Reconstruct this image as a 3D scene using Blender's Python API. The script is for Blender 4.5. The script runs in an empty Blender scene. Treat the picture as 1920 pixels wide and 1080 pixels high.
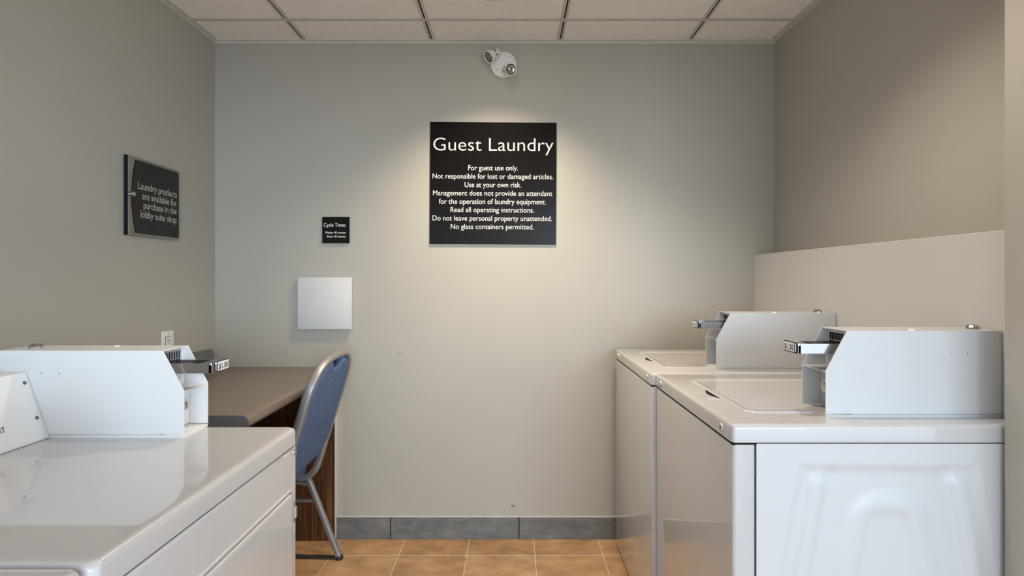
import bpy, bmesh, math
from mathutils import Vector, Matrix

S = bpy.context.scene
C = S.collection
PI = math.pi

# ---------------------------------------------------------------- camera
# back wall is the plane y = 0, the camera stands 2.62 m in front of it, 1.24 m high
cam = bpy.data.cameras.new('camera')
cam.sensor_width = 36.0
cam.lens = 1030.0 / 1920.0 * 36.0
cam.shift_x = -2.0 / 1920.0
cam.shift_y = -18.0 / 1920.0
cam.clip_start = 0.01
camo = bpy.data.objects.new('camera', cam)
C.objects.link(camo)
camo.location = (0.0, -2.62, 1.24)
camo.rotation_euler = (PI / 2, 0, 0)
S.camera = camo

# ---------------------------------------------------------------- world: daylight of the open hall behind the camera
w = bpy.data.worlds.new('hall_daylight')
S.world = w
w.use_nodes = True
bgn = w.node_tree.nodes['Background']
bgn.inputs[0].default_value = (0.77, 0.89, 1.0, 1)
bgn.inputs[1].default_value = 1.05

# area light added behind the camera as frontal daylight; no window stands there
wl = bpy.data.lights.new('lobby_window_daylight', 'AREA')
wl.shape = 'RECTANGLE'
wl.size = 2.4
wl.size_y = 1.7
wl.energy = 88.0
wl.color = (0.74, 0.88, 1.0)
wlo = bpy.data.objects.new('lobby_window_daylight', wl)
C.objects.link(wlo)
wlo.location = (1.6, -8.0, 1.8)
wlo.rotation_euler = (PI / 2, 0, math.radians(12))

S.view_settings.view_transform = 'Standard'
S.view_settings.look = 'None'
S.view_settings.gamma = 1.0
S.view_settings.use_curve_mapping = False
S.view_settings.exposure = 1.26

# ---------------------------------------------------------------- materials
def nt(name):
    m = bpy.data.materials.new(name)
    m.use_nodes = True
    n = m.node_tree.nodes
    return m, n, m.node_tree.links, n['Principled BSDF']

def objcoord(n, l, scale=(1, 1, 1), loc=(0, 0, 0)):
    tc = n.new('ShaderNodeTexCoord')
    mp = n.new('ShaderNodeMapping')
    mp.inputs['Scale'].default_value = scale
    mp.inputs['Location'].default_value = loc
    l.new(tc.outputs['Object'], mp.inputs['Vector'])
    return mp.outputs['Vector']

def noise(n, l, vec, scale, detail=4, rough=0.5):
    t = n.new('ShaderNodeTexNoise')
    t.inputs['Scale'].default_value = scale
    t.inputs['Detail'].default_value = detail
    t.inputs['Roughness'].default_value = rough
    l.new(vec, t.inputs['Vector'])
    return t.outputs['Fac']

def ramp(n, l, fac, stops):
    r = n.new('ShaderNodeValToRGB')
    e = r.color_ramp.elements
    while len(e) < len(stops):
        e.new(0.5)
    for i, (p, c) in enumerate(stops):
        e[i].position = p
        e[i].color = (*c, 1)
    l.new(fac, r.inputs['Fac'])
    return r.outputs['Color']

def bump(n, l, h, b, strength, dist=0.001):
    k = n.new('ShaderNodeBump')
    k.inputs['Strength'].default_value = strength
    k.inputs['Distance'].default_value = dist
    l.new(h, k.inputs['Height'])
    l.new(k.outputs['Normal'], b.inputs['Normal'])

def varied(name, c, var=0.06, scale=6.0, rough=0.5, metal=0.0, bscale=None, bstr=0.1, coat=0.0, spec=0.5, crough=0.08):
    m, n, l, b = nt(name)
    v = objcoord(n, l)
    f = noise(n, l, v, scale)
    lo = tuple(x * (1 - var) for x in c)
    hi = tuple(min(1, x * (1 + var)) for x in c)
    l.new(ramp(n, l, f, [(0.3, lo), (0.7, hi)]), b.inputs['Base Color'])
    b.inputs['Roughness'].default_value = rough
    b.inputs['Metallic'].default_value = metal
    b.inputs['Specular IOR Level'].default_value = spec
    b.inputs['Coat Weight'].default_value = coat
    b.inputs['Coat Roughness'].default_value = crough
    if bscale:
        bump(n, l, noise(n, l, v, bscale, 3), b, bstr)
    return m

M = {}
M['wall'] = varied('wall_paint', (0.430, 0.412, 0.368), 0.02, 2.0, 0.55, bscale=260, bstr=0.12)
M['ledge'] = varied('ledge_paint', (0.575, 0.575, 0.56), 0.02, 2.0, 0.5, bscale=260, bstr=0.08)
M['white_enamel'] = varied('white_enamel', (0.50, 0.49, 0.50), 0.012, 5.0, 0.34, coat=1.0, crough=0.03, bscale=420, bstr=0.015)
M['white_powder'] = varied('white_powder_coat', (0.56, 0.565, 0.58), 0.012, 9.0, 0.42, coat=0.15, crough=0.2, bscale=700, bstr=0.06)  # washers' white coat, darkened in colour to stand in for weaker light
M['white_powder_dryer'] = varied('bright_white_powder_coat', (0.80, 0.81, 0.825), 0.012, 9.0, 0.42, coat=0.15, crough=0.2, bscale=700, bstr=0.06)  # same white coat, lightened in colour as if the dryers were better lit
M['white_plastic'] = varied('white_plastic', (0.78, 0.78, 0.77), 0.02, 9.0, 0.45)
M['panel_paint'] = varied('white_panel_paint', (0.63, 0.635, 0.65), 0.012, 3.0, 0.5)
M['chrome'] = varied('chrome', (0.42, 0.41, 0.42), 0.05, 20.0, 0.2, metal=1.0)
M['steel'] = varied('brushed_steel', (0.55, 0.55, 0.56), 0.08, 40.0, 0.3, metal=1.0)
M['frame'] = varied('silver_chair_frame', (0.34, 0.34, 0.36), 0.04, 30.0, 0.45, metal=0.7)
M['dark'] = varied('dark_rubber', (0.02, 0.02, 0.022), 0.1, 20, 0.6)
M['gap'] = varied('dark_gap', (0.012, 0.012, 0.013), 0.1, 20, 0.8, spec=0.08)
M['sign'] = varied('black_acrylic', (0.006, 0.005, 0.0048), 0.12, 3.0, 0.3, bscale=300, bstr=0.02, spec=0.12)
M['sign_edge'] = varied('grey_acrylic_edge', (0.42, 0.40, 0.38), 0.05, 10, 0.4)
M['lettering'] = varied('white_lettering', (0.86, 0.85, 0.84), 0.02, 8, 0.6)
M['grey_lettering'] = varied('silver_lettering', (0.62, 0.61, 0.58), 0.03, 8, 0.5)
M['black_lettering'] = varied('black_lettering', (0.02, 0.02, 0.03), 0.1, 8, 0.6)
M['pewter'] = varied('pewter_plate', (0.30, 0.27, 0.225), 0.08, 14, 0.42, metal=0.5)
M['slate_panel'] = varied('charcoal_panel', (0.032, 0.034, 0.030), 0.12, 12, 0.4, spec=0.12)
M['laminate'] = varied('taupe_laminate', (0.155, 0.125, 0.10), 0.08, 40, 0.30, bscale=500, bstr=0.03)
M['laminate_edge'] = varied('grey_laminate_edge', (0.15, 0.158, 0.172), 0.06, 30, 0.5)
M['blue_seat'] = None
M['caulk'] = varied('pale_caulk', (0.62, 0.58, 0.60), 0.03, 12, 0.6)
M['screw_blue'] = varied('zinc_screw', (0.15, 0.18, 0.205), 0.1, 60, 0.35, metal=0.9)
M['moulding'] = varied('ceiling_moulding_paint', (0.60, 0.58, 0.53), 0.02, 6, 0.5)
M['lens'] = varied('lamp_lens', (0.42, 0.40, 0.40), 0.5, 160, 0.12, metal=0.9)

def mk_blue():
    m, n, l, b = nt('blue_upholstery')
    v = objcoord(n, l)
    f = noise(n, l, v, 55, 6, 0.65)
    l.new(ramp(n, l, f, [(0.3, (0.076, 0.122, 0.245)), (0.7, (0.122, 0.184, 0.335))]), b.inputs['Base Color'])
    b.inputs['Roughness'].default_value = 0.8
    b.inputs['Specular IOR Level'].default_value = 0.2
    bump(n, l, noise(n, l, v, 400, 2), b, 0.25)
    return m
M['blue_seat'] = mk_blue()

def mk_floor():
    m, n, l, b = nt('terracotta_floor_tile')
    v = objcoord(n, l, loc=(0.512 + 0.305 * 20, 0.16 + 0.305 * 40, 0))
    br = n.new('ShaderNodeTexBrick')
    br.offset = 0.0
    br.squash = 1.0
    br.inputs['Scale'].default_value = 1.0
    br.inputs['Brick Width'].default_value = 0.305
    br.inputs['Row Height'].default_value = 0.305
    br.inputs['Mortar Size'].default_value = 0.0016
    br.inputs['Mortar Smooth'].default_value = 0.1
    br.inputs['Bias'].default_value = 0.0
    br.inputs['Color1'].default_value = (0.0, 0.0, 0.0, 1)
    br.inputs['Color2'].default_value = (1.0, 1.0, 1.0, 1)
    br.inputs['Mortar'].default_value = (0.5, 0.5, 0.5, 1)
    l.new(v, br.inputs['Vector'])
    f1 = noise(n, l, objcoord(n, l, (1.0, 1.7, 1)), 7, 8, 0.62)
    mixf = n.new('ShaderNodeMath'); mixf.operation = 'MULTIPLY_ADD'
    l.new(br.outputs['Color'], mixf.inputs[0]); mixf.inputs[1].default_value = 0.14
    sub = n.new('ShaderNodeMath'); sub.operation = 'ADD'
    l.new(f1, sub.inputs[0]); sub.inputs[1].default_value = -0.07
    l.new(sub.outputs[0], mixf.inputs[2])
    col = ramp(n, l, mixf.outputs[0], [(0.28, (0.235, 0.135, 0.066)), (0.5, (0.38, 0.232, 0.118)), (0.74, (0.50, 0.325, 0.18))])
    mix = n.new('ShaderNodeMix'); mix.data_type = 'RGBA'
    l.new(br.outputs['Fac'], mix.inputs[0])
    l.new(col, mix.inputs[6]); mix.inputs[7].default_value = (0.60, 0.53, 0.44, 1)
    l.new(mix.outputs[2], b.inputs['Base Color'])
    b.inputs['Roughness'].default_value = 0.42
    inv = n.new('ShaderNodeMath'); inv.operation = 'SUBTRACT'; inv.inputs[0].default_value = 1.0
    l.new(br.outputs['Fac'], inv.inputs[1])
    bump(n, l, inv.outputs[0], b, 0.35, 0.002)
    return m
M['floor'] = mk_floor()

def scuffed(name, src, marks, colour):
    """a copy of a paint with a few small scuff marks: (centre, size xyz, strength)"""
    m = M[src].copy(); m.name = name
    n, l = m.node_tree.nodes, m.node_tree.links
    b = n['Principled BSDF']
    col = b.inputs['Base Color'].links[0].from_socket
    tc = n.new('ShaderNodeTexCoord')
    for c, sz, k in marks:
        mp = n.new('ShaderNodeMapping')
        mp.inputs['Scale'].default_value = tuple(1.0 / q for q in sz)
        mp.inputs['Location'].default_value = tuple(-c[i] / sz[i] for i in range(3))
        l.new(tc.outputs['Object'], mp.inputs['Vector'])
        ln = n.new('ShaderNodeVectorMath'); ln.operation = 'LENGTH'
        l.new(mp.outputs['Vector'], ln.inputs[0])
        f = noise(n, l, mp.outputs['Vector'], 1.6, 5, 0.6)
        ad = n.new('ShaderNodeMath'); ad.operation = 'MULTIPLY_ADD'
        l.new(f, ad.inputs[0]); ad.inputs[1].default_value = 1.6
        l.new(ln.outputs['Value'], ad.inputs[2])
        mr = n.new('ShaderNodeMapRange')
        mr.inputs['From Min'].default_value = 1.05; mr.inputs['From Max'].default_value = 1.9
        mr.inputs['To Min'].default_value = k; mr.inputs['To Max'].default_value = 0.0
        l.new(ad.outputs[0], mr.inputs['Value'])
        mx = n.new('ShaderNodeMix'); mx.data_type = 'RGBA'
        l.new(mr.outputs['Result'], mx.inputs[0])
        l.new(col, mx.inputs[6]); mx.inputs[7].default_value = (*colour, 1)
        col = mx.outputs[2]
    l.new(col, b.inputs['Base Color'])
    return m
M['wall_scuffed'] = scuffed('scuffed_wall_paint', 'wall', [
    ((-0.540, 0, 0.881), (0.012, 1, 0.007), 0.5), ((0.0, 0, 0.155), (0.014, 1, 0.008), 0.9),
    ((-0.245, 0, 0.385), (0.010, 1, 0.008), 0.35), ((-0.49, 0, 0.42), (0.008, 1, 0.010), 0.3)], (0.16, 0.16, 0.16))
M['dryer_top'] = scuffed('scuffed_white_enamel', 'white_enamel', [
    ((-0.397, 0.046, 0.869), (0.016, 0.026, 1), 0.4), ((-0.266, -0.132, 0.869), (0.016, 0.030, 1), 0.35),
    ((-0.414, -0.016, 0.869), (0.020, 0.018, 1), 0.35)], (0.33, 0.33, 0.34))

def mk_slate():
    m, n, l, b = nt('grey_slate_tile')
    v = objcoord(n, l, (1, 1, 2.2))
    f = noise(n, l, v, 9, 9, 0.66)
    f2 = noise(n, l, objcoord(n, l, (1, 1, 3), (3, 1, 7)), 3.5, 2, 0.4)
    col = ramp(n, l, f, [(0.28, (0.105, 0.110, 0.112)), (0.55, (0.165, 0.170, 0.172)), (0.78, (0.25, 0.25, 0.245))])
    vein = ramp(n, l, f2, [(0.485, (0, 0, 0)), (0.5, (0.03, 0.03, 0.03)), (0.515, (0, 0, 0))])
    add = n.new('ShaderNodeMix'); add.data_type = 'RGBA'; add.blend_type = 'ADD'
    add.inputs[0].default_value = 1.0
    l.new(col, add.inputs[6]); l.new(vein, add.inputs[7])
    l.new(add.outputs[2], b.inputs['Base Color'])
    b.inputs['Roughness'].default_value = 0.5
    bump(n, l, f, b, 0.25, 0.002)
    return m
M['slate'] = mk_slate()

def mk_wood():
    m, n, l, b = nt('dark_wood_veneer')
    v = objcoord(n, l, (1, 1, 0.045))
    f = noise(n, l, v, 65, 7, 0.7)
    col = ramp(n, l, f, [(0.3, (0.022, 0.009, 0.004)), (0.5, (0.085, 0.034, 0.014)), (0.62, (0.17, 0.080, 0.034)), (0.78, (0.30, 0.165, 0.08))])
    l.new(col, b.inputs['Base Color'])
    b.inputs['Roughness'].default_value = 0.4
    return m
M['wood'] = mk_wood()

def mk_ceiling():
    m, n, l, b = nt('mineral_ceiling_tile')
    v = objcoord(n, l)
    f = noise(n, l, v, 240, 4, 0.7)
    f2 = noise(n, l, v, 30, 4, 0.6)
    mx = n.new('ShaderNodeMath'); mx.operation = 'MULTIPLY_ADD'
    l.new(f2, mx.inputs[0]); mx.inputs[1].default_value = 0.4
    l.new(f, mx.inputs[2])
    l.new(ramp(n, l, mx.outputs[0], [(0.45, (0.83, 0.775, 0.72)), (0.75, (0.94, 0.89, 0.84)), (0.9, (0.95, 0.91, 0.86))]), b.inputs['Base Color'])
    b.inputs['Roughness'].default_value = 0.9
    bump(n, l, f, b, 0.3, 0.002)
    return m
M['ceiling'] = mk_ceiling()

def emit(name, c, s):
    m, n, l, b = nt(name)
    b.inputs['Base Color'].default_value = (*c, 1)
    b.inputs['Emission Color'].default_value = (*c, 1)
    b.inputs['Emission Strength'].default_value = s
    return m
M['warm_glow'] = emit('lit_warm_bulb', (1.0, 0.78, 0.5), 8.0)

# ---------------------------------------------------------------- mesh helpers
def box(bm, x0, x1, y0, y1, z0, z1, r=0.0, seg=2, mat=0, edges=None):
    g = bmesh.ops.create_cube(bm, size=1.0)
    vs = g['verts']
    for v in vs:
        v.co = Vector(((x0 + x1) / 2 + v.co.x * (x1 - x0), (y0 + y1) / 2 + v.co.y * (y1 - y0), (z0 + z1) / 2 + v.co.z * (z1 - z0)))
    fs = {f for v in vs for f in v.link_faces}
    for f in fs:
        f.material_index = mat
    if r > 0:
        es = {e for v in vs for e in v.link_edges}
        if edges:
            es = {e for e in es if edges(e)}
        res = bmesh.ops.bevel(bm, geom=list(es), offset=r, segments=seg, profile=0.5, affect='EDGES')
        for f in res['faces']:
            f.material_index = mat

def vert_edge(e):
    return abs(e.verts[0].co.z - e.verts[1].co.z) > 1e-6

def prism(bm, pts, axis, a, b, mat=0):
    """polygon pts in the two other axes (in xyz order), extruded along axis from a to b"""
    def mk(p, t):
        if axis == 'x': return Vector((t, p[0], p[1]))
        if axis == 'y': return Vector((p[0], t, p[1]))
        return Vector((p[0], p[1], t))
    A = [bm.verts.new(mk(p, a)) for p in pts]
    B = [bm.verts.new(mk(p, b)) for p in pts]
    fs = [bm.faces.new(A), bm.faces.new(B)]
    n = len(pts)
    for i in range(n):
        fs.append(bm.faces.new((A[i], A[(i + 1) % n], B[(i + 1) % n], B[i])))
    for f in fs:
        f.material_index = mat
    bmesh.ops.recalc_face_normals(bm, faces=fs)
    return fs

def lathe(bm, prof, origin, axis, seg=24, mat=0, cap=True):
    """prof: list of (distance along axis, radius)"""
    ax = Vector(axis).normalized()
    up = Vector((0, 0, 1)) if abs(ax.z) < 0.9 else Vector((1, 0, 0))
    u = ax.cross(up).normalized()
    v = ax.cross(u).normalized()
    o = Vector(origin)
    rings = []
    for t, r in prof:
        rings.append([bm.verts.new(o + ax * t + (u * math.cos(2 * PI * i / seg) + v * math.sin(2 * PI * i / seg)) * max(r, 1e-5)) for i in range(seg)])
    fs = []
    for k in range(len(rings) - 1):
        for i in range(seg):
            j = (i + 1) % seg
            fs.append(bm.faces.new((rings[k][i], rings[k][j], rings[k + 1][j], rings[k + 1][i])))
    if cap:
        fs.append(bm.faces.new(rings[0]))
        fs.append(bm.faces.new(rings[-1]))
    for f in fs:
        f.material_index = mat
    bmesh.ops.recalc_face_normals(bm, faces=fs)
    return fs

def smooth_path(pts, n=6):
    """Catmull-Rom through pts"""
    P = [Vector(p) for p in pts]
    P = [P[0] * 2 - P[1]] + P + [P[-1] * 2 - P[-2]]
    out = []
    for i in range(1, len(P) - 2):
        for k in range(n):
            t = k / n
            a, b, c, d = P[i - 1], P[i], P[i + 1], P[i + 2]
            out.append(0.5 * ((2 * b) + (c - a) * t + (2 * a - 5 * b + 4 * c - d) * t * t + (3 * b - a - 3 * c + d) * t ** 3))
    out.append(P[-2])
    return out

def tube(bm, pts, rx, ry, ref, seg=12, power=2.0, mat=0):
    """sweep a rounded section of half sizes rx (along the direction nearest ref) and ry along pts"""
    P = [Vector(p) for p in pts]
    ref = Vector(ref)
    rings = []
    for i, p in enumerate(P):
        t = (P[min(i + 1, len(P) - 1)] - P[max(i - 1, 0)]).normalized()
        u = (ref - t * ref.dot(t)).normalized()
        v = t.cross(u).normalized()
        ring = []
        for k in range(seg):
            a = 2 * PI * (k + 0.5) / seg
            ca, sa = math.cos(a), math.sin(a)
            ex = 2.0 / power
            cx = math.copysign(abs(ca) ** ex, ca)
            sx = math.copysign(abs(sa) ** ex, sa)
            ring.append(bm.verts.new(p + u * cx * rx + v * sx * ry))
        rings.append(ring)
    fs = []
    for k in range(len(rings) - 1):
        for i in range(seg):
            j = (i + 1) % seg
            fs.append(bm.faces.new((rings[k][i], rings[k][j], rings[k + 1][j], rings[k + 1][i])))
    fs.append(bm.faces.new(rings[0])); fs.append(bm.faces.new(rings[-1]))
    for f in fs:
        f.material_index = mat
    bmesh.ops.recalc_face_normals(bm, faces=fs)

def link(name, bm, mats, parent=None, loc=None, angle=35):
    me = bpy.data.meshes.new(name)
    bm.to_mesh(me); bm.free()
    if not isinstance(mats, (list, tuple)):
        mats = [mats]
    for m in mats:
        me.materials.append(M[m] if isinstance(m, str) else m)
    for p in me.polygons:
        p.use_smooth = True
    me.set_sharp_from_angle(angle=math.radians(angle))
    o = bpy.data.objects.new(name, me)
    C.objects.link(o)
    if parent is not None:
        o.parent = parent
    if loc is not None:
        o.location = loc
    return o

def thing(name, label, cat, loc=(0, 0, 0), rz=0.0, group=None):
    o = bpy.data.objects.new(name, None)
    C.objects.link(o)
    o.location = loc
    o.rotation_euler = (0, 0, rz)
    o.empty_display_size = 0.1
    o['label'] = label; o['category'] = cat
    if group: o['group'] = group
    return o

def struct(name, bm, mats, **k):
    o = link(name, bm, mats, **k)
    o['kind'] = 'structure'
    return o

_tmp = {}
def text_geo(s, bold=0.0):
    cu = bpy.data.curves.new('tmp_text', 'FONT')
    cu.body = s
    cu.size = 1.0
    cu.extrude = 0.0
    cu.offset = bold
    cu.resolution_u = 4
    ob = bpy.data.objects.new('tmp_text', cu)
    C.objects.link(ob)
    dg = bpy.context.evaluated_depsgraph_get()
    dg.update()
    me = bpy.data.meshes.new_from_object(ob.evaluated_get(dg))
    vs = [v.co.copy() for v in me.vertices]
    fs = [tuple(p.vertices) for p in me.polygons]
    bpy.data.objects.remove(ob)
    bpy.data.curves.remove(cu)
    bpy.data.meshes.remove(me)
    return vs, fs

def add_text(bm, s, left, right, base, cap, origin, ux, uy, bold=0.0, mat=0):
    """s between left and right along ux, baseline at base along uy, capital height cap (None keeps the face's own proportion); metres from origin"""
    vs, fs = text_geo(s, bold)
    x0 = min(v.x for v in vs); x1 = max(v.x for v in vs)
    k = (right - left) / (x1 - x0)
    ky = k if cap is None else cap / 0.729
    o, ux, uy = Vector(origin), Vector(ux), Vector(uy)
    nv = [bm.verts.new(o + ux * (left + (v.x - x0) * k) + uy * (base + v.y * ky)) for v in vs]
    for f in fs:
        try:
            nf = bm.faces.new([nv[i] for i in f])
            nf.material_index = mat
        except ValueError:
            pass
    nrm = ux.cross(uy)
    bm.normal_update()
    for f in bm.faces:
        if f.normal.dot(nrm) < 0:
            f.normal_flip()

# ---------------------------------------------------------------- room shell
XL, XR, ZC = -1.422, 1.246, 2.375
bm = bmesh.new(); box(bm, XL - 0.12, XR + 0.12, 0.0, 0.12, 0, ZC + 0.1); struct('wall_back', bm, 'wall_scuffed')
bm = bmesh.new(); box(bm, XL - 0.12, XL, -4.4, 0.0, 0, ZC + 0.1); struct('wall_left', bm, 'wall')
bm = bmesh.new(); box(bm, XR, XR + 0.12, -1.402, 0.0, 0, ZC + 0.1); struct('wall_right', bm, 'wall')
bm = bmesh.new(); box(bm, 1.087, 3.4, -1.62, -1.403, 0, ZC + 0.1, 0.004, 2, edges=vert_edge); struct('wall_entry', bm, 'wall')
bm = bmesh.new(); box(bm, XL, 3.4, -3.10, -2.95, 1.9, ZC + 0.1); struct('wall_header', bm, 'wall')  # unseen header, added to cut daylight off the upper back wall
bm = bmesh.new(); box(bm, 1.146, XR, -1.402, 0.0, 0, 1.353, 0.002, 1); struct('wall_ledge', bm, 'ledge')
bm = bmesh.new(); box(bm, XL - 0.12, 3.4, -5.2, 0.12, -0.1, 0.0); struct('floor', bm, 'floor')

# ceiling: lay-in tiles between the runners
gx = [XL, -0.995, -0.386, 0.224, 0.842, XR]
gy = [0.0, -0.21, -0.82, -1.43, -2.04, -2.65, -3.26, -3.87, -4.4]
bm = bmesh.new()
for i in range(5):
    for j in range(8):
        x1 = gx[i + 1]
        if i == 4 and gy[j + 1] < -1.42: x1 = XR
        box(bm, gx[i] + 0.006, x1 - 0.006, gy[j + 1] + 0.005, gy[j] - 0.005, ZC + 0.003, ZC + 0.02, 0.003, 1)
box(bm, XL, XR, -1.402, 0.0, ZC + 0.021, ZC + 0.06)
box(bm, XL, 3.4, -4.4, -1.403, ZC + 0.021, ZC + 0.06)
box(bm, XR, 3.4, -4.4, -1.621, ZC + 0.003, ZC + 0.02)
struct('ceiling', bm, 'ceiling')
n = 1
for x in gx[1:5]:
    bm = bmesh.new()
    for a, b in ((-0.0125, -0.0032), (0.0032, 0.0125)):
        box(bm, x + a, x + b, -4.4, -0.012, ZC - 0.002, ZC + 0.0, mat=0)
    box(bm, x - 0.0110, x + 0.0110, -4.4, -0.012, ZC + 0.0005, ZC + 0.002, mat=1)
    struct('trim_%d' % n, bm, ['moulding', 'gap']); n += 1
for y in gy[1:8]:
    bm = bmesh.new()
    box(bm, XL + 0.01, XR - 0.01, y - 0.0105, y - 0.0015, ZC - 0.001, ZC + 0.004, mat=0)
    box(bm, XL + 0.01, XR - 0.01, y + 0.0015, y + 0.0105, ZC - 0.001, ZC + 0.004, mat=0)
    struct('trim_%d' % n, bm, 'moulding'); n += 1
bm = bmesh.new()
box(bm, XL, XR, -0.016, 0.0, ZC - 0.004, ZC + 0.004); box(bm, XL, XR, -0.003, 0.0, ZC - 0.016, ZC + 0.004)
struct('trim_%d' % n, bm, 'moulding'); n += 1
bm = bmesh.new()
box(bm, XL, XL + 0.02, -4.4, -0.016, ZC - 0.004, ZC + 0.004); box(bm, XL, XL + 0.003, -4.4, -0.016, ZC - 0.016, ZC + 0.004)
struct('trim_%d' % n, bm, 'moulding'); n += 1
bm = bmesh.new()
box(bm, XR - 0.02, XR, -1.402, -0.016, ZC - 0.004, ZC + 0.004); box(bm, XR - 0.003, XR, -1.402, -0.016, ZC - 0.016, ZC + 0.004)
struct('trim_%d' % n, bm, 'moulding'); n += 1

# slate baseboard tiles on the back wall
bm = bmesh.new()
for a, b in ((-0.838, -0.585), (-0.581, 0.026), (0.030, 0.638), (0.642, 1.144)):
    box(bm, a, b, -0.010, -0.0005, 0.0, 0.103, 0.0015, 1, mat=0)
box(bm, -0.838, 1.144, -0.007, -0.0005, 0.001, 0.1025, mat=1)
box(bm, -0.838, 1.144, -0.006, -0.0005, 0.1025, 0.1075, 0.002, 1, mat=2)
struct('baseboard_back', bm, ['slate', 'gap', 'caulk'])

# ---------------------------------------------------------------- recessed downlights (their lamps light the room)
def downlight(label, x, y, watts, colour, angle, blend):
    dl = thing('ceiling_downlight', label, 'ceiling light', (x, y, ZC), 0, 'recessed ceiling downlights')
    bm = bmesh.new()
    lathe(bm, [(-0.004, 0.052), (-0.006, 0.066), (-0.003, 0.072), (0.003, 0.072), (0.003, 0.052)], (0, 0, 0), (0, 0, 1), 36, cap=False)
    link('trim_ring', bm, 'white_plastic', dl)
    bm = bmesh.new()
    lathe(bm, [(0.0005, 0.0), (0.0015, 0.030), (0.0025, 0.046)], (0, 0, 0), (0, 0, 1), 24, cap=False)
    link('bulb', bm, 'warm_glow', dl)
    sp = bpy.data.lights.new('downlight_lamp', 'SPOT')
    sp.energy = watts
    sp.color = colour
    sp.spot_size = math.radians(angle)
    sp.spot_blend = blend
    sp.shadow_soft_size = 0.05
    spo = bpy.data.objects.new('downlight_lamp', sp)
    C.objects.link(spo); spo.parent = dl
    spo.location = (0, 0, -0.012)
downlight('round recessed downlight in the ceiling just above the large black notice', -0.08, -0.45, 51.0, (1.0, 0.81, 0.57), 116, 0.9)
downlight('round recessed downlight in the ceiling over the middle of the room', 0.50, -1.25, 19.0, (1.0, 0.86, 0.70), 128, 0.6)  # unseen lamp, put in to warm and brighten the right wall

# ---------------------------------------------------------------- signs
U = 1.0 / 393.1
def bx(u): return (u - 962) * U
def bz(v): return 1.24 - (v - 522) * U

t = thing('notice_sign', 'large square black wall notice headed Guest Laundry in white lettering', 'sign', (bx(924.5), 0.0, bz(345)))
t.rotation_euler = (0, math.radians(0.35), 0)
bm = bmesh.new(); box(bm, -0.302, 0.302, -0.0055, -0.0005, -0.2935, 0.2935, 0.0012, 1, mat=1)
box(bm, -0.3005, 0.3005, -0.0070, -0.0053, -0.289, 0.2925, 0.0006, 1, mat=0)
link('board', bm, ['sign', 'sign_edge'], t)
o = (0, -0.0075, 0)
def rel(u): return (u - 924.5) * U
def rez(v): return (345 - v) * U
bm = bmesh.new()
add_text(bm, 'Guest Laundry', rel(812.5), rel(1037), rez(283.5), 0.0655, o, (1, 0, 0), (0, 0, 1), -0.010)
link('heading', bm, 'lettering', t)
bm = bmesh.new()
for s, a, b, v in (('For guest use only.', 878, 971, 320), ('Not responsible for lost or damaged articles.', 811.5, 1037, 335.8),
                   ('Use at your own risk.', 871.5, 977, 351.6), ('Management does not provide an attendant', 812.5, 1035.5, 367.3),
                   ('for the operation of laundry equipment.', 823.5, 1023.5, 383), ('Read all operating instructions.', 845.5, 1001.5, 398.5),
                   ('Do not leave personal property unattended.', 812, 1035, 414.2), ('No glass containers permitted.', 846, 1001, 430)):
    add_text(bm, s, rel(a), rel(b), rez(v), 0.0255, o, (1, 0, 0), (0, 0, 1), -0.006)
link('notice_text', bm, 'lettering', t)

t = thing('cycle_sign', 'small square black wall sign headed Cycle Times above the white panel', 'sign', (bx(630.5), 0.0, bz(431.5)))
bm = bmesh.new(); box(bm, -0.0645, 0.0645, -0.009, -0.0005, -0.0625, 0.0625, 0.001, 1)
link('board', bm, 'sign', t)
o = (0, -0.0096, 0)
rel = lambda u: (u - 630.5) * U
rez = lambda v: (431.5 - v) * U
bm = bmesh.new()
add_text(bm, 'Cycle Times', rel(608.5), rel(649), rez(425.5), 0.0185, o, (1, 0, 0), (0, 0, 1), 0.0)
add_text(bm, 'Washer 45 minutes', rel(611), rel(649.3), rez(438), 0.0095, o, (1, 0, 0), (0, 0, 1), 0.012)
add_text(bm, 'Dryer 45 minutes', rel(614.5), rel(649.3), rez(445.3), 0.0095, o, (1, 0, 0), (0, 0, 1), 0.012)
link('sign_text', bm, 'lettering', t)

t = thing('wall_access_panel', 'plain white square cover panel on back wall below the Cycle Times sign', 'wall panel', (bx(611), 0.0, bz(568.5)))
bm = bmesh.new()
box(bm, -0.128, 0.128, -0.022, -0.007, -0.1235, 0.1235, 0.003, 2)
link('cover', bm, 'panel_paint', t)
bm = bmesh.new()
box(bm, -0.119, 0.119, -0.007, -0.0005, -0.114, 0.114)
link('rim', bm, 'white_plastic', t)

# sign on the left wall: pewter back plate with a charcoal panel whose left edge is an arc
t = thing('shop_sign', 'charcoal and pewter wall sign about laundry products in the lobby shop, on left wall', 'sign', (XL, -0.4605, 1.546))
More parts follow.
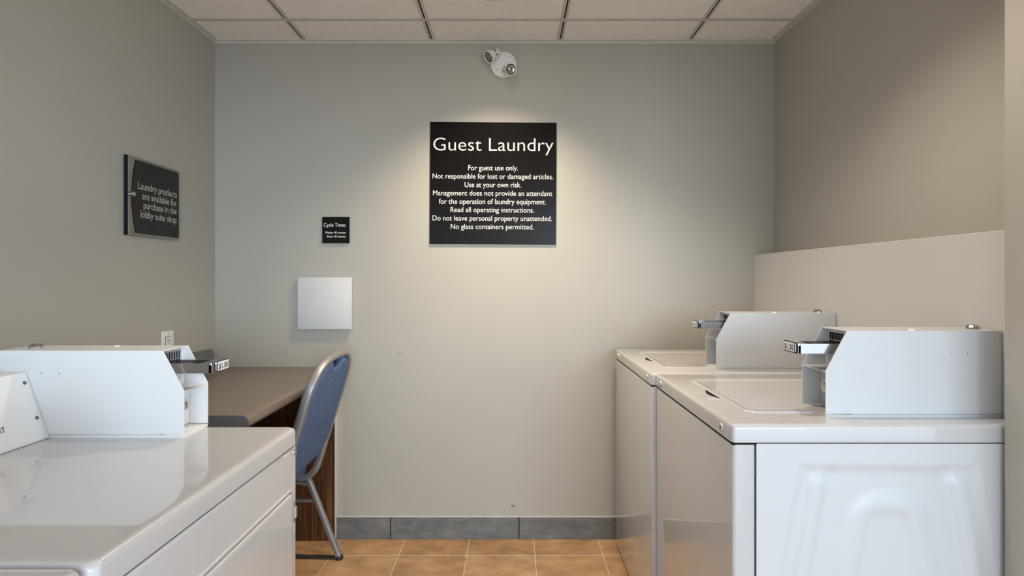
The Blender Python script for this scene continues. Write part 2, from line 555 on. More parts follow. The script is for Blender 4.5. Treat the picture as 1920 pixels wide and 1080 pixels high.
# local axes: y runs along the wall (+y is the right of the sign), z up, +x out of the wall
hw, hh = 0.1505, 0.1465
bm = bmesh.new(); box(bm, 0.004, 0.014, -hw, hw, -hh, hh, 0.001, 1)
link('back_plate', bm, 'pewter', t)
bm = bmesh.new(); box(bm, 0.0005, 0.004, -hw + 0.001, hw - 0.004, -hh + 0.004, hh - 0.004)
box(bm, 0.001, 0.0135, -hw - 0.0035, -hw + 0.0002, -hh, hh)
link('backing', bm, 'gap', t)
pts = []
for k in range(17):
    a = k / 16
    z = (hh - 0.010) * (1 - 2 * a)
    pts.append((-hw + 0.020 + 0.020 * (2 * a - 1) ** 2, z))
pts += [(hw - 0.001, -hh + 0.010), (hw - 0.001, hh - 0.010)]
bm = bmesh.new(); prism(bm, pts, 'x', 0.0142, 0.0175)
link('charcoal_panel', bm, 'slate_panel', t)
bm = bmesh.new()
pts2 = [(p[0] - 0.003, p[1]) for p in pts[:17]] + [(p[0] + 0.001, p[1]) for p in reversed(pts[:17])]
prism(bm, pts2, 'x', 0.0141, 0.0147)
link('groove', bm, 'gap', t)
bm = bmesh.new()
lathe(bm, [(0.0, 0.0085), (0.016, 0.0085), (0.021, 0.006), (0.0215, 0.010), (0.028, 0.010), (0.031, 0.007), (0.032, 0.0)], (0.004, -hw + 0.006, 0.004), (1, 0, 0), 20)
link('standoff_screw', bm, 'chrome', t)
# text: px on the left wall at depth d -> y ; right aligned
bm = bmesh.new()
def ly(u): return (XL * 1030 / (u - 962)) - 2.62 + 0.4605
for s, u0, u1, z in (('Laundry products', 250, 323.5, 0.030), ('are available for', 258, 323.3, -0.006), ('purchase in the', 260.5, 323, -0.040), ('lobby suite shop', 255, 323, -0.076)):
    add_text(bm, s, ly(u0), ly(u1), z, 0.0285, (0.0179, 0, 0), (0, 1, 0), (0, 0, 1), -0.004)
link('sign_text', bm, 'grey_lettering', t)

# outlet
t = thing('wall_outlet', 'white electrical outlet plate low on left wall behind the dryer', 'outlet', (XL, -0.366, 0.966))
bm = bmesh.new(); box(bm, 0.0005, 0.007, -0.038, 0.038, -0.058, 0.058, 0.002, 2)
link('cover_plate', bm, 'white_plastic', t)
for dz in (0.0,):
    bm = bmesh.new()
    box(bm, 0.007, 0.0095, -0.0175, 0.0175, dz - 0.034, dz + 0.034, 0.001, 1, mat=0)
    for zz in (-0.019, 0.019):
        for yy in (-0.0065, 0.0065):
            box(bm, 0.0094, 0.0098, yy - 0.0012, yy + 0.0012, zz - 0.003, zz + 0.006, mat=1)
        box(bm, 0.0094, 0.0098, -0.0025, 0.0025, zz - 0.011, zz - 0.007, mat=1)
    box(bm, 0.0069, 0.0073, -0.0195, 0.0195, dz - 0.036, dz + 0.036, mat=1)
    link('receptacle', bm, ['white_plastic', 'gap'], t)
for zz in (-0.048, 0.048):
    bm = bmesh.new(); lathe(bm, [(0.0, 0.003), (0.0012, 0.003), (0.0018, 0.0)], (0.007, 0, zz), (1, 0, 0), 12)
    link('screw', bm, 'steel', t)

# ---------------------------------------------------------------- emergency light
t = thing('emergency_light', 'white twin head emergency light on back wall under the ceiling', 'emergency light', (bx(944), 0.0, bz(123.5)))
bm = bmesh.new()
lathe(bm, [(0.0005, 0.0615), (0.012, 0.0625), (0.019, 0.060), (0.023, 0.050), (0.026, 0.030), (0.027, 0.0)], (0, 0, 0), (0, -1, 0), 48)
link('mount_plate', bm, 'white_plastic', t)
for (sx, sz) in ((0.0285, 0.031), (-0.032, -0.029)):
    bm = bmesh.new(); lathe(bm, [(0.0, 0.0042), (0.004, 0.0042), (0.0055, 0.002), (0.0055, 0.0)], (sx, -0.021, sz), (0, -1, 0), 14)
    link('screw', bm, 'steel', t)
def lamp_head(face, d, arm0):
    """face: centre of the opening, d: the way it points"""
    d = Vector(d).normalized(); f = Vector(face)
    L = 0.068
    back = f - d * L
    bm = bmesh.new()
    lathe(bm, [(0.0, 0.012), (0.002, 0.0155), (0.016, 0.0165), (0.030, 0.0175), (0.042, 0.022), (0.054, 0.0272), (0.064, 0.029), (L, 0.0285), (L, 0.0248), (L - 0.006, 0.0240), (L - 0.02, 0.012), (L - 0.024, 0.0)], back, d, 32)
    up = Vector((0, 0, 1)); u = d.cross(up).normalized(); v = u.cross(d)
    h = link('lamp_head', bm, 'white_plastic', t)
    for k in range(6):
        a = k * PI / 3 + 0.5
        rad = u * math.cos(a) + v * math.sin(a)
        tang = d.cross(rad)
        c = back + d * 0.026 + rad * 0.0172
        bm = bmesh.new()
        box(bm, -0.0075, 0.0075, -0.0021, 0.0021, -0.0006, 0.0008)
        mt = Matrix((d, tang, rad)).transposed().to_4x4(); mt.translation = c
        bmesh.ops.transform(bm, matrix=mt, verts=bm.verts)
        link('vent_slot', bm, 'gap', h)
    bm = bmesh.new()
    lathe(bm, [(0.0, 0.0238), (0.001, 0.0242), (0.0012, 0.019), (-0.003, 0.012), (-0.001, 0.009), (0.002, 0.005), (0.0025, 0.0)], f - d * 0.0058, d, 28, cap=False)
    bm.normal_update()
    link('lamp_lens', bm, 'lens', h)
    bm = bmesh.new()
    lathe(bm, [(0.0, 0.0247), (0.0012, 0.0247), (0.0012, 0.0205), (0.0, 0.0205)], f - d * 0.0052, d, 28, cap=False)
    link('reflector_rim', bm, 'gap', h)
    bm = bmesh.new()
    tube(bm, smooth_path([arm0, (Vector(arm0) + back + d * 0.02) / 2 + Vector((0, -0.012, 0)), back + d * 0.02], 5), 0.0085, 0.0085, (0.3, 0.2, 1), 14)
    link('swivel_arm', bm, 'white_plastic', t)
lamp_head((-0.069, -0.068, 0.014), (-0.64, -0.50, -0.58), (-0.028, -0.020, 0.022))
lamp_head((0.036, -0.088, -0.050), (0.42, -0.85, -0.32), (0.010, -0.022, -0.022))

# ---------------------------------------------------------------- desk
t = thing('wall_desk', 'taupe laminate wall desk with backsplash in the left corner behind the dryer', 'desk', (-1.12, -0.47, 0))
X0, X1, Y0, Y1 = XL + 0.002 + 1.12, -0.812 + 1.12, -0.93 + 0.47, -0.002 + 0.47
zt, zb, r = 0.818, 0.778, 0.024
pts = [(X0, zb), (X1 - 0.010, zb)]
for k in range(0, 9):
    a = -PI / 2 + k / 8 * PI
    if a < 0:
        pts.append((X1 - 0.014 + 0.014 * math.cos(a), zb + 0.014 + 0.014 * math.sin(a)))
    else:
        pts.append((X1 - r + r * math.cos(a), zt - r + r * math.sin(a)))
pts.append((X0, zt))
bm = bmesh.new()
prism(bm, pts, 'y', Y0 + 0.002, Y1)
link('desktop', bm, 'laminate', t, angle=50)
bm = bmesh.new()
prism(bm, pts, 'y', Y0, Y0 + 0.0022)
link('edge_band', bm, 'laminate_edge', t, angle=30)
bm = bmesh.new()
ps = [(Y0 + 0.02, zt), (Y1 - 0.045, zt)]
for k in range(0, 7):
    a = k / 6 * PI / 2
    ps.append((Y1 - 0.045 - 0.03 + 0.03 * math.cos(a), zt + 0.094 - 0.03 + 0.03 * math.sin(a)))
ps.append((Y0 + 0.02, zt + 0.094))
prism(bm, ps, 'x', X0, X0 + 0.020)
link('backsplash', bm, 'laminate_edge', t)
bm = bmesh.new(); box(bm, X0, -0.842 + 1.12, Y1 - 0.024, Y1, 0.0, zb, 0.001, 1)
link('end_panel', bm, 'wood', t)
bm = bmesh.new(); box(bm, X0, -0.86 + 1.12, Y0 + 0.06, Y0 + 0.08, 0.0, zb, 0.001, 1)
link('end_panel', bm, 'wood', t)
bm = bmesh.new(); box(bm, -0.842 + 1.12, -0.8385 + 1.12, Y1 - 0.026, Y1, 0.0, zb, 0.0005, 1)
link('edge_strip', bm, 'caulk', t)

# ---------------------------------------------------------------- chair (its back is towards +x)
CX, CY = -0.95, -0.415
t = thing('banquet_chair', 'blue upholstered banquet chair with silver frame tucked under the desk', 'chair', (CX, CY, 0))
def bxz(z, off=0.0):
    return -0.704 - (0.945 - z) * 0.305 - CX + off
HW = 0.222
def frame_path():
    half = [(-HW + 0.008, 0.362, -0.062), (-HW + 0.006, 0.364, -0.040), (-HW + 0.004, 0.374, -0.018), (-HW + 0.002, 0.400, -0.003), (-HW, 0.44, 0.0)]
    P = []
    pts = []
    for (y, z, off) in half:
        pts.append(Vector((bxz(z, off), y, z)))
    for z in (0.52, 0.62, 0.72, 0.78):
        pts.append(Vector((bxz(z), -HW + (0.002 if z > .7 else 0.0), z)))
    # elliptical top
    for k in range(1, 8):
        a = PI - k * PI / 14
        zz = 0.80 + 0.133 * abs(math.sin(a)) ** 0.95
        yy = (HW - 0.002) * math.copysign(abs(math.cos(a)) ** 0.62, math.cos(a))
        pts.append(Vector((bxz(zz), yy, zz)))
    mir = [Vector((p.x, -p.y, p.z)) for p in reversed(pts[:-1])]
    return pts + mir
fp = smooth_path(frame_path(), 4)
bm = bmesh.new()
tube(bm, fp, 0.016, 0.0105, (1, 0, -0.3), 16, 3.0)
link('back_frame', bm, 'frame', t, angle=60)
# upholstered back: outline inside the frame
def top_z(y):
    q = min(1.0, abs(y) / (HW - 0.002))
    c = q ** (1 / 0.62)
    return 0.80 + 0.133 * max(0.0, 1 - c * c) ** 0.475
out = []
N = 40
hwp = HW - 0.0105
for k in range(N + 1):                       # top edge from -y to +y with the hand-hold notch
    y = -hwp + 2 * hwp * k / N
    z = top_z(y * (HW - 0.002) / hwp) - 0.0115
    if abs(y) < 0.062:
        z -= 0.034 * (1 - (y / 0.062) ** 2) ** 0.45
    out.append((y, z))
for k in range(1, N):                        # bottom: sides then a deep U
    a = k / N * PI
    y = hwp * math.cos(a)
    z = 0.568 - 0.085 * math.sin(a) ** 0.75
    out.append((y, z))
bm = bmesh.new()
def pad_pt(y, z, off): return Vector((bxz(z, off), y, z))
cy, cz = 0.0, 0.66
rings = []
for (sc, off) in ((0.90, 0.0165), (0.965, 0.0150), (0.992, 0.0105), (1.0, 0.003), (1.0, -0.008), (0.985, -0.012), (0.94, -0.015), (0.8, -0.017)):
    rings.append([bm.verts.new(pad_pt(cy + (y - cy) * sc, cz + (z - cz) * sc, off)) for (y, z) in out])
for k in range(len(rings) - 1):
    nn = len(out)
    for i in range(nn):
        j = (i + 1) % nn
        bm.faces.new((rings[k][i], rings[k][j], rings[k + 1][j], rings[k + 1][i]))
bm.faces.new(rings[0]); bm.faces.new(rings[-1])
bmesh.ops.recalc_face_normals(bm, faces=bm.faces)
link('backrest', bm, 'blue_seat', t, angle=60)
# hand-hold lining
bm = bmesh.new()
prism(bm, [(-0.066, 0.922), (0.066, 0.922), (0.058, 0.890), (0.030, 0.874), (-0.030, 0.874), (-0.058, 0.890)], 'x', 0, 0.004)
for v in bm.verts:
    v.co.x = bxz(v.co.z, -0.020 + v.co.x)
link('hand_hold', bm, varied('navy_lining', (0.05, 0.08, 0.26), 0.1, 30, 0.6), t)
# seat
bm = bmesh.new()
box(bm, -0.36, 0.050, -0.215, 0.215, 0.365, 0.450, 0.034, 5)
for v in bm.verts:
    if v.co.x > -0.1: v.co.z += (v.co.x + 0.1) * 0.10
link('seat', bm, 'blue_seat', t, angle=60)
for s in (1, -1):
    y = s * 0.222
    # rear leg
    bm = bmesh.new()
    tube(bm, [(0.040, y, 0.366), (0.046, y, 0.352), (0.179, y, 0.014)], 0.0125, 0.0125, (1, 0, 0.38), 16, 4.0)
    l_ = link('leg', bm, 'frame', t, angle=40)
    bm = bmesh.new(); lathe(bm, [(0.0, 0.0155), (0.004, 0.0165), (0.012, 0.0165), (0.016, 0.0145)], (0.183, y, 0.0), (0, 0, 1), 18)
    link('foot_cap', bm, 'dark', l_)
    # front leg
    bm = bmesh.new()
    tube(bm, [(-0.30, y, 0.350), (-0.345, y, 0.014)], 0.0125, 0.0125, (1, 0, 0.38), 16, 4.0)
    l_ = link('leg', bm, 'frame', t, angle=40)
    bm = bmesh.new(); lathe(bm, [(0.0, 0.0155), (0.004, 0.0165), (0.012, 0.0165), (0.016, 0.0145)], (-0.347, y, 0.0), (0, 0, 1), 18)
    link('foot_cap', bm, 'dark', l_)
    # seat rail, brace, floor runner
    bm = bmesh.new(); tube(bm, [(0.052, y, 0.330), (-0.02, y, 0.343), (-0.305, y, 0.345)], 0.009, 0.011, (0, 0, 1), 12, 3.0)
    link('seat_rail', bm, 'frame', t)
    bm = bmesh.new(); tube(bm, [(0.080, y, 0.258), (-0.312, y, 0.262)], 0.008, 0.008, (0, 0, 1), 12, 2.4)
    link('side_brace', bm, 'frame', t)
    bm = bmesh.new(); tube(bm, [(0.170, y, 0.0095), (-0.34, y + 0.02 * s, 0.0095)], 0.0045, 0.009, (0, 0, 1), 10, 3.0)
    link('floor_runner', bm, 'dark', t)
# ---------------------------------------------------------------- coin box (local: front towards +x, base at z 0, centred on y)
def coin_box(parent, y0, y1, xf, L, z, price, paint='white_powder'):
    """part of an appliance; xf: local x of the box front; slides out towards +x"""
    W2 = (y1 - y0) / 2; yc = (y0 + y1) / 2
    T = 0.0022; H = 0.203; HS = 0.110; SL = 0.050
    bm = bmesh.new()
    prof = [(0, 0.0085), (0, HS), (-SL, H), (-L, H), (-L, 0.0085)]
    for s in (-1, 1):
        a, b = (-W2, -W2 + T) if s < 0 else (W2 - T, W2)
        prism(bm, prof, 'y', a, b)
    box(bm, -L, -SL, -W2 + T, W2 - T, H - T, H)                       # top
    box(bm, -L, -L + T, -W2 + T, W2 - T, 0.0085, H - T)               # rear
    box(bm, -0.060, -0.001, -W2 + T, W2 - T, HS - 0.0045, HS - 0.002)     # shelf under the slide
    box(bm, -0.064, -0.062, -W2 + T, W2 - T, HS - 0.002, H - T)           # panel behind the slide
    box(bm, -L, -0.0005, -W2 + 0.0003, W2 - 0.0003, 0.0, 0.0070)      # base strip
    box(bm, -L + 0.002, -0.062, -W2 + 0.003, W2 - 0.003, 0.0070, 0.0085)
    box(bm, -0.0625, -0.0475, -0.030, 0.030, HS + 0.002, 0.146)       # support under the slide
    # return flange pressed into each inner side
    for s in (-1, 1):
        a = W2 - T - 0.0010
        y_ = (s * a, s * (W2 - T)) if s > 0 else (s * (W2 - T), s * a)
        box(bm, -0.032, -0.001, y_[0], y_[1], 0.080, HS - 0.005)
    b_ = link('coin_box', bm, paint, parent, (xf, yc, z))
    bm = bmesh.new()
    box(bm, -0.052, -0.046, -W2 + T + 0.001, W2 - T - 0.001, 0.009, HS - 0.006, 0.001, 1)
    link('vault_door', bm, paint, b_)
    bm = bmesh.new()
    lathe(bm, [(0, 0.0165), (0.014, 0.0165), (0.020, 0.0145), (0.021, 0.0105), (0.017, 0.0095), (0.017, 0.0)], (-0.046, 0, 0.064), (1, 0, 0), 28)
    lk = link('vault_lock', bm, 'white_plastic', b_)
    # key core in the middle
    bm = bmesh.new()
    lathe(bm, [(0, 0.0085), (0.0195, 0.0085), (0.0215, 0.006), (0.0215, 0.0)], (-0.046, 0, 0.064), (1, 0, 0), 18)
    link('lock_core', bm, 'chrome', b_)
    for s in (-1, 1):
        for xx in (-0.331, -0.290):
            bm = bmesh.new()
            lathe(bm, [(0, 0.0022), (0.0006, 0.0022), (0.0012, 0.0008)], (xx, s * W2, 0.150), (0, s, 0), 10)
            link('rivet', bm, 'steel', b_)
    # top lock
    bm = bmesh.new()
    lathe(bm, [(0, 0.0145), (0.0045, 0.0145), (0.009, 0.0105), (0.0095, 0.0085), (0.0065, 0.0075), (0.0065, 0.0)], (-0.388, 0, H), (0, 0, 1), 10)
    link('top_lock', bm, 'chrome', b_, angle=20)
    bm = bmesh.new(); lathe(bm, [(0, 0.0075), (0.002, 0.0065), (0.0032, 0.003), (0.0034, 0.0)], (-0.215, W2 - 0.020, H), (0, 0, 1), 16)
    link('cap_plug', bm, 'white_plastic', b_)
    # coin chute grille: upright chrome plate with slots
    bm = bmesh.new()
    box(bm, -0.0620, -0.0600, -0.036, 0.036, 0.158, 0.197, mat=0)
    for k in range(7):
        y = -0.029 + k * 0.0097
        for (za, zb_) in ((0.1755, 0.1935), (0.162, 0.173)):
            box(bm, -0.0602, -0.0595, y - 0.0030, y + 0.0030, za, zb_, mat=1)
        box(bm, -0.0600, -0.0585, y - 0.0048, y - 0.0036, 0.160, 0.196, mat=0)
    link('coin_grille', bm, ['chrome', 'gap'], b_)
    # slide: bowed front, tray on top
    xs, xe = -0.060, 0.058
    ol = [(xs, -0.0325), (xe - 0.008, -0.0325)]
    for k in range(9):
        a = k / 8
        ol.append((xe - 0.004 + 0.006 * math.sin(PI * a), -0.0325 + 0.065 * a))
    ol += [(xe - 0.008, 0.0325), (xs, 0.0325)]
    zlo, zhi = 0.147, 0.170
    bm = bmesh.new()
    prism(bm, ol, 'z', zlo, zhi - 0.004)
    for y in (-0.0325, 0.0285):
        box(bm, xs, xe - 0.010, y, y + 0.004, zhi - 0.004, zhi)
    for y in (-0.0165, -0.0012, 0.0140):
        box(bm, xs, 0.012, y, y + 0.0024, zhi - 0.004, zhi)
    box(bm, 0.018, xe - 0.004, -0.030, 0.030, zhi - 0.0045, zhi - 0.001, 0.0012, 1)
    # raised frame of the nose
    box(bm, xe - 0.012, xe - 0.0035, -0.0325, 0.0325, zlo - 0.002, zhi + 0.002, 0.0015, 2)
    link('coin_slide', bm, 'chrome', b_)
    bm = bmesh.new()
    box(bm, xs + 0.004, 0.012, -0.028, 0.028, zhi - 0.0042, zhi - 0.0036)
    link('coin_slots', bm, 'gap', b_)
    # price plate across the far two thirds of the nose
    bm = bmesh.new()
    box(bm, xe + 0.0025, xe + 0.0040, -0.0215, 0.0325, zlo + 0.001, zhi + 0.0045, 0.0006, 1, mat=0)
    box(bm, xe + 0.0040, xe + 0.0044, -0.0190, 0.0300, zlo + 0.0036, zhi + 0.0018, mat=1)
    add_text(bm, price, -0.0160, 0.0272, zlo + 0.0072, 0.0135, (xe + 0.0047, 0, 0), (0, 1, 0), (0, 0, 1), 0.016, mat=0)
    box(bm, xe - 0.002, xe + 0.0030, -0.020, 0.027, zlo + 0.004, zhi + 0.001, mat=2)
    link('price_plate', bm, ['black_lettering', 'white_plastic', 'chrome'], b_)
    return b_

def console(parent, y0, y1, xb, z, depth_back, dryer):
    """sloped control panel; xb: local x of its lower front edge"""
    H = 0.153; S_ = 0.054
    bm = bmesh.new()
    prof = [(xb, z + 0.001), (xb - S_, z + H), (xb - S_ - 0.008, z + H + 0.001), (depth_back, z + H + 0.001), (depth_back, z)]
    prism(bm, prof, 'y', y0, y1)
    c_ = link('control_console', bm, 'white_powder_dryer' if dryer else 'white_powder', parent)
    d = Vector((-S_, 0, H)).normalized()
    nrm = Vector((H, 0, S_)).normalized()
    base = Vector((xb, 0, z + 0.001))
    bm = bmesh.new()
    Lp = math.hypot(S_, H)
    # face plate
    def P(y, t_, off): return base + d * t_ + nrm * off + Vector((0, y, 0))
    vs = []
    for off in (0.0, 0.0016):
        vs.append([bm.verts.new(P(y, t_, off)) for (y, t_) in ((y0 + 0.001, 0.002), (y1 - 0.001, 0.002), (y1 - 0.001, Lp - 0.002), (y0 + 0.001, Lp - 0.002))])
    bm.faces.new(vs[0]); bm.faces.new(vs[1])
    for i in range(4):
        j = (i + 1) % 4
        bm.faces.new((vs[0][i], vs[0][j], vs[1][j], vs[1][i]))
    bmesh.ops.recalc_face_normals(bm, faces=bm.faces)
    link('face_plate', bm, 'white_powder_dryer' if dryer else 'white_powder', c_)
    for t_, dy in ((0.026, 0.0), (0.0, 0.0)):
        pass
    for (yy, tt) in ((y1 - 0.014, 0.137), (y1 - 0.014, 0.052), (y0 + 0.014, 0.137), (y0 + 0.014, 0.052)):
        bm = bmesh.new()
        lathe(bm, [(0, 0.0042), (0.0016, 0.0042), (0.0026, 0.003), (0.0022, 0.0016), (0.0014, 0.0)], P(yy, tt, 0.0016), nrm, 14)
        link('screw', bm, 'screw_blue', c_)
    if dryer:
        bm = bmesh.new()
        yr = y1 - 0.095
        add_text(bm, 'START', yr - 0.040, yr, 0.0, 0.0115, P(0, 0.042, 0.0021), (0, 1, 0), d, 0.014)
        link('start_lettering', bm, 'black_lettering', c_)
        # start button and cycle dial
        bm = bmesh.new()
        lathe(bm, [(0, 0.014), (0.006, 0.014), (0.008, 0.012), (0.008, 0.0)], P(yr - 0.020, 0.078, 0.0016), nrm, 24)
        link('start_button', bm, 'white_plastic', c_)
    else:
        bm = bmesh.new()
        lathe(bm, [(0, 0.026), (0.004, 0.026), (0.006, 0.018), (0.020, 0.015), (0.022, 0.0)], P((y0 + y1) / 2, 0.08, 0.0016), nrm, 28)
        link('cycle_dial', bm, 'white_plastic', c_)
    return c_

def sstep(a, b, x):
    t_ = max(0.0, min(1.0, (x - a) / (b - a)))
    return t_ * t_ * (3 - 2 * t_)

# ---------------------------------------------------------------- washers (local: front towards +x, x = 0 is the front face, base at z 0)
WW, WD, WH = 0.655, 0.648, 0.914
def make_washer(label, loc, xbox, Lbox):
    t = thing('washing_machine', label, 'washing machine', loc, PI, 'top loading washers along the right wall')
    w2 = WW / 2
    bm = bmesh.new()
    box(bm, -WD, -0.004, -w2 + 0.022, w2 - 0.022, 0.03, 0.867, 0.004, 1)
    link('cabinet', bm, 'white_enamel', t)
    # front panel wraps round to the sides
    bm = bmesh.new()
    box(bm, -0.052, 0.0, -w2, w2, 0.012, 0.8685, 0.009, 3, edges=lambda e: vert_edge(e) or (e.verts[0].co.x + e.verts[1].co.x > -0.01))
    link('front_panel', bm, 'white_enamel', t)
    # top panel with rounded rim, its lid opening left free
    bm = bmesh.new()
    box(bm, -WD, 0.0015, -w2, w2, 0.8735, WH, 0.010, 4, edges=lambda e: (e.verts[0].co.x + e.verts[1].co.x > -1.29) and (e.verts[0].co.z + e.verts[1].co.z > 1.76) )
    link('top_panel', bm, 'white_enamel', t)
    bm = bmesh.new()
    box(bm, -WD + 0.004, -0.003, -w2 + 0.003, w2 - 0.003, 0.866, 0.8740)
    link('seam', bm, 'gap', t)
    # lid: raised rim framing a shallow sunk field, finger notch at its front
    ly0, ly1, lx0, lx1 = -0.212, 0.226, -0.485, -0.072
    def rr(x0, x1, y0, y1, r, n=6):
        P = []
        for cx, cy_, a0 in ((x1 - r, y1 - r, 0), (x0 + r, y1 - r, PI / 2), (x0 + r, y0 + r, PI), (x1 - r, y0 + r, 1.5 * PI)):
            for k in range(n + 1):
                a = a0 + k / n * PI / 2
                P.append((cx + r * math.cos(a), cy_ + r * math.sin(a)))
        return P
    bm = bmesh.new()
    stack = [(0.0, WH - 0.001), (0.0, WH + 0.0005), (0.004, WH + 0.0042), (0.009, WH + 0.0042), (0.015, WH + 0.0014), (0.030, WH + 0.0010)]
    rings = []
    for ins, z in stack:
        rings.append([bm.verts.new((x, y, z)) for x, y in rr(lx0 + ins, lx1 - ins, ly0 + ins, ly1 - ins, 0.030 - ins * 0.6)])
    for k in range(len(rings) - 1):
        nn = len(rings[k])
        for i in range(nn):
            j = (i + 1) % nn
            bm.faces.new((rings[k][i], rings[k][j], rings[k + 1][j], rings[k + 1][i]))
    bm.faces.new(rings[-1])
    bmesh.ops.recalc_face_normals(bm, faces=bm.faces)
    if max(bm.faces, key=lambda f: f.calc_area()).normal.z < 0:
        bmesh.ops.reverse_faces(bm, faces=bm.faces)
    ld = link('lid', bm, 'white_enamel', t, angle=60)
    bm = bmesh.new()
    ps = []
    for k in range(13):
        a = k / 12
        ps.append((-0.0705 + 0.013 * math.sin(PI * a) ** 1.2, -0.048 + 0.110 * a))
    ps += [(-0.077, 0.062), (-0.077, -0.048)]
    prism(bm, ps, 'z', WH - 0.001, WH + 0.0006)
    link('finger_notch', bm, 'gap', ld)
    # two screws in the front rim
    for y in (-w2 + 0.061, w2 - 0.061):
        bm = bmesh.new()
        lathe(bm, [(0, 0.0085), (0.0018, 0.0085), (0.0032, 0.0065), (0.0026, 0.0040), (0.0008, 0.0)], (0.0015, y, 0.8920), (1, 0, 0), 20)
        sc_ = link('screw', bm, 'white_plastic', t)
        bm = bmesh.new()
        lathe(bm, [(0, 0.0058), (0.0032, 0.0058), (0.0036, 0.002), (0.002, 0.0)], (0.0016, y, 0.8920), (1, 0, 0), 16)
        link('screw_head', bm, 'screw_blue', sc_)
    # embossed side panel, one on each side
    for s in (1, -1):
        bm = bmesh.new()
        nx, nz = 110, 130
        xa, xb_, za, zb_ = -0.054, -WD + 0.002, 0.014, 0.8705
        grid = []
        Xc = -0.350
        for j in range(nz + 1):
            z = za + (zb_ - za) * j / nz
            row = []
            for i in range(nx + 1):
                x = xa + (xb_ - xa) * i / nx
                ax = abs(x - Xc)
                dz = 0.816 - z
                zt_ = dz
                fade = sstep(0.05, 0.12, z)
                # outer step, middle tray, inner arch: distances inside each outline
                d1 = min(0.196 + 0.20 * dz - 0.10 * dz * dz - ax, (zt_ + 0.004) * 1.0)
                d2 = min(0.137 + 0.19 * dz - 0.08 * dz * dz - ax, (zt_ - 0.000) * 1.0)
                dzi = 0.752 - z
                rin = 0.055
                ai = 0.070 + 0.24 * dzi - 0.14 * dzi * dzi
                qx, qz = rin - (ai - ax), rin - dzi
                d3 = rin - (math.hypot(max(qx, 0), max(qz, 0)) + min(max(qx, qz), 0))
                band = sstep(-0.006, 0.010, d1) - sstep(0.018, 0.040, d1)
                band *= sstep(0.10, 0.16, ax)
                h = 0.0
                h -= 0.0048 * band
                h -= 0.0075 * sstep(-0.010, 0.014, d2)
                h += 0.0062 * sstep(-0.022, 0.018, d3)
                h -= 0.0052 * sstep(0.024, 0.050, d3)
                h *= fade
                row.append(bm.verts.new((x, s * (w2 - 0.0012 + h), z)))
            grid.append(row)
        fs = []
        for j in range(nz):
            for i in range(nx):
                fs.append(bm.faces.new((grid[j][i], grid[j][i + 1], grid[j + 1][i + 1], grid[j + 1][i])))
        # turned-in border gives the sheet thickness
        border = [grid[0][i] for i in range(nx + 1)] + [grid[j][nx] for j in range(1, nz + 1)] + [grid[nz][i] for i in range(nx - 1, -1, -1)] + [grid[j][0] for j in range(nz - 1, 0, -1)]
        inner = [bm.verts.new((v.co.x, s * (w2 - 0.0035), v.co.z)) for v in border]
        for i in range(len(border)):
            j = (i + 1) % len(border)
            bm.faces.new((border[i], border[j], inner[j], inner[i]))
        bmesh.ops.recalc_face_normals(bm, faces=bm.faces)
        bm.normal_update()
        if fs[len(fs) // 2].normal.y * s < 0:
            bmesh.ops.reverse_faces(bm, faces=bm.faces)
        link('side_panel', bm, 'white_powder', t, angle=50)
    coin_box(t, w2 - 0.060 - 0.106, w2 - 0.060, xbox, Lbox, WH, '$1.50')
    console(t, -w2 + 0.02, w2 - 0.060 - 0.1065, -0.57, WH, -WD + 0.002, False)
    for (sx, sy) in ((-0.06, 1), (-0.06, -1), (-0.58, 1), (-0.58, -1)):
        bm = bmesh.new(); lathe(bm, [(0, 0.022), (0.012, 0.022), (0.014, 0.012), (0.035, 0.012)], (sx, sy * (w2 - 0.06), 0), (0, 0, 1), 16)
        link('levelling_foot', bm, 'dark', t)
    return t
make_washer('white top loading washer nearest the doorway, with 1.50 dollar coin slide and embossed side', (0.490, -1.0665, 0), -0.242, 0.412)
make_washer('white top loading washer against the back wall, behind the nearer washer', (0.476, -0.4065, 0), -0.244, 0.424)

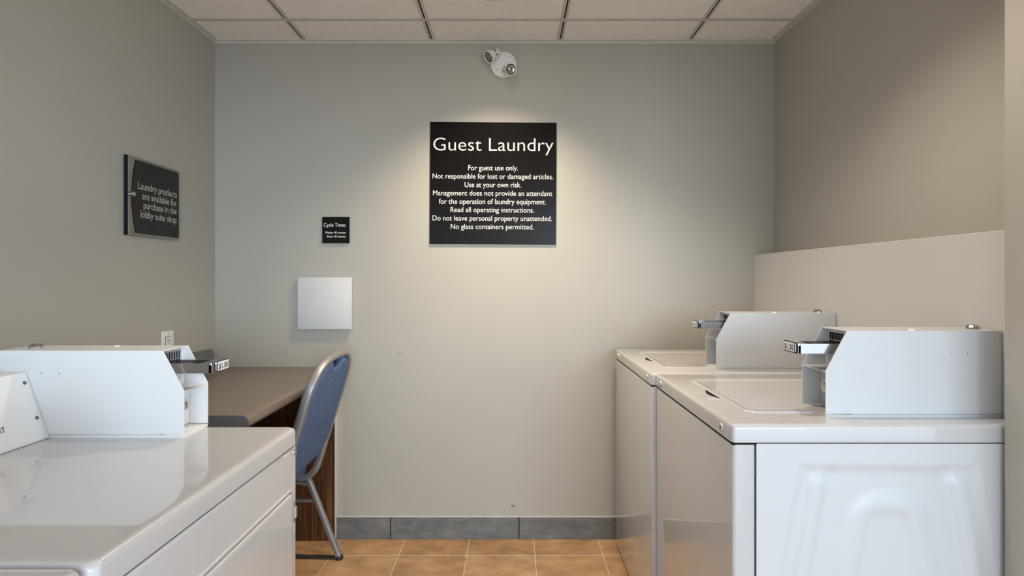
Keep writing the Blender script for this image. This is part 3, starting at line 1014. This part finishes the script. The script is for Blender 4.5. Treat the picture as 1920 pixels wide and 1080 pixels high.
# ---------------------------------------------------------------- dryers (local: front towards +x)
DW, DD, DH = 0.668, 0.665, 0.869
def make_dryer(label, loc, top='white_enamel'):
    t = thing('clothes_dryer', label, 'dryer', loc, 0.0, 'dryers along the left wall')
    w2 = DW / 2
    bm = bmesh.new()
    box(bm, -DD, 0.0, -w2 + 0.001, w2 - 0.001, 0.02, 0.8225, 0.010, 3, edges=lambda e: vert_edge(e) or (e.verts[0].co.x + e.verts[1].co.x > -0.01))
    link('cabinet', bm, 'white_enamel', t)
    bm = bmesh.new()
    box(bm, -DD + 0.006, -0.004, -w2 + 0.005, w2 - 0.005, 0.8215, 0.8270)
    link('seam', bm, 'gap', t)
    # top panel: corner radius in plan, rolled rim
    def rr(ins, r):
        P = []
        x0, x1, y0, y1 = -DD + ins, 0.001 - ins, -w2 + ins, w2 - ins
        for cx, cy_, a0 in ((x1 - r, y1 - r, 0), (x0 + r, y1 - r, PI / 2), (x0 + r, y0 + r, PI), (x1 - r, y0 + r, 1.5 * PI)):
            for k in range(7):
                a = a0 + k / 6 * PI / 2
                P.append((cx + r * math.cos(a), cy_ + r * math.sin(a)))
        return P
    bm = bmesh.new()
    rings = []
    for ins, z, r in ((0.006, 0.8255, 0.012), (0.0, 0.8265, 0.016), (0.0, DH - 0.011, 0.016), (0.0012, DH - 0.0058, 0.016), (0.0045, DH - 0.0018, 0.015), (0.010, DH, 0.014), (0.02, DH, 0.010)):
        rings.append([bm.verts.new((x, y, z)) for x, y in rr(ins, r)])
    for k in range(len(rings) - 1):
        nn = len(rings[k])
        for i in range(nn):
            j = (i + 1) % nn
            bm.faces.new((rings[k][i], rings[k][j], rings[k + 1][j], rings[k + 1][i]))
    bm.faces.new(rings[0]); bm.faces.new(rings[-1])
    bmesh.ops.recalc_face_normals(bm, faces=bm.faces)
    link('top_panel', bm, top, t, angle=60)
    # door set in the lower front
    bm = bmesh.new()
    fy0, fy1, fz0, fz1 = -0.305, 0.3065, 0.14, 0.727
    # recessed reveal drawn as a rolled ridge round the door
    def rz(y0, y1, z0, z1, r, n=6):
        P = []
        for cy_, cz_, a0 in ((y1 - r, z1 - r, 0), (y0 + r, z1 - r, PI / 2), (y0 + r, z0 + r, PI), (y1 - r, z0 + r, 1.5 * PI)):
            for k in range(n + 1):
                a = a0 + k / n * PI / 2
                P.append((cy_ + r * math.cos(a), cz_ + r * math.sin(a)))
        return P
    rings = []
    for ins, x in ((0.0, 0.0), (0.001, 0.0028), (0.004, 0.0036), (0.007, 0.0028), (0.0085, 0.0004)):
        rings.append([bm.verts.new((x, y, z)) for y, z in rz(fy0 + ins, fy1 - ins, fz0 + ins, fz1 - ins, 0.022 - ins)])
    for k in range(len(rings) - 1):
        nn = len(rings[k])
        for i in range(nn):
            j = (i + 1) % nn
            bm.faces.new((rings[k][i], rings[k][j], rings[k + 1][j], rings[k + 1][i]))
    bmesh.ops.recalc_face_normals(bm, faces=bm.faces)
    link('door_frame', bm, 'white_enamel', t, angle=60)
    bm = bmesh.new()
    rings = []
    for ins, x in ((0.010, 0.0002), (0.010, 0.004), (0.013, 0.0062), (0.018, 0.0068)):
        rings.append([bm.verts.new((x, y, z)) for y, z in rz(fy0 + ins, fy1 - ins, fz0 + ins, fz1 - ins, 0.014)])
    for k in range(len(rings) - 1):
        nn = len(rings[k])
        for i in range(nn):
            j = (i + 1) % nn
            bm.faces.new((rings[k][i], rings[k][j], rings[k + 1][j], rings[k + 1][i]))
    bm.faces.new(rings[-1])
    bmesh.ops.recalc_face_normals(bm, faces=bm.faces)
    dr = link('door', bm, 'white_enamel', t, angle=60)
    bm = bmesh.new(); prism(bm, rz(fy0 + 0.0075, fy1 - 0.0075, fz0 + 0.0075, fz1 - 0.0075, 0.016), 'x', 0.0, 0.0006)
    link('door_gap', bm, 'gap', t)
    for zc in (0.668, 0.22):
        bm = bmesh.new()
        box(bm, 0.0005, 0.0080, 0.294, 0.306, zc - 0.026, zc + 0.026, 0.001, 1)
        tube(bm, [(0.009, 0.3000, zc - 0.013), (0.009, 0.3000, zc + 0.013)], 0.005, 0.005, (1, 0, 0), 12)
        link('hinge', bm, 'steel', dr)
    for y in (w2 - 0.012, -w2 + 0.012):
        bm = bmesh.new(); lathe(bm, [(0, 0.0072), (0.002, 0.0068), (0.0032, 0.0045), (0.002, 0.002), (0.002, 0)], (0, y, 0.808), (1, 0, 0), 18)
        link('screw', bm, 'steel', t)
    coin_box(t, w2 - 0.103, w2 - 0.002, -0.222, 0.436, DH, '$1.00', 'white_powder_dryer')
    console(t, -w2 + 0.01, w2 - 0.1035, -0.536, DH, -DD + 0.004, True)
    for (sx, sy) in ((-0.06, 1), (-0.06, -1), (-0.60, 1), (-0.60, -1)):
        bm = bmesh.new(); lathe(bm, [(0, 0.022), (0.010, 0.022), (0.012, 0.012), (0.022, 0.012)], (sx, sy * (w2 - 0.06), 0), (0, 0, 1), 16)
        link('levelling_foot', bm, 'dark', t)
    return t
make_dryer('white front loading dryer beside the desk, with 1.00 dollar coin slide', (-0.543, -1.240 - DW / 2, 0), 'dryer_top')
make_dryer('white dryer of which only the top corner shows, at the lower left edge', (-0.552, -1.911 - DW / 2, 0))
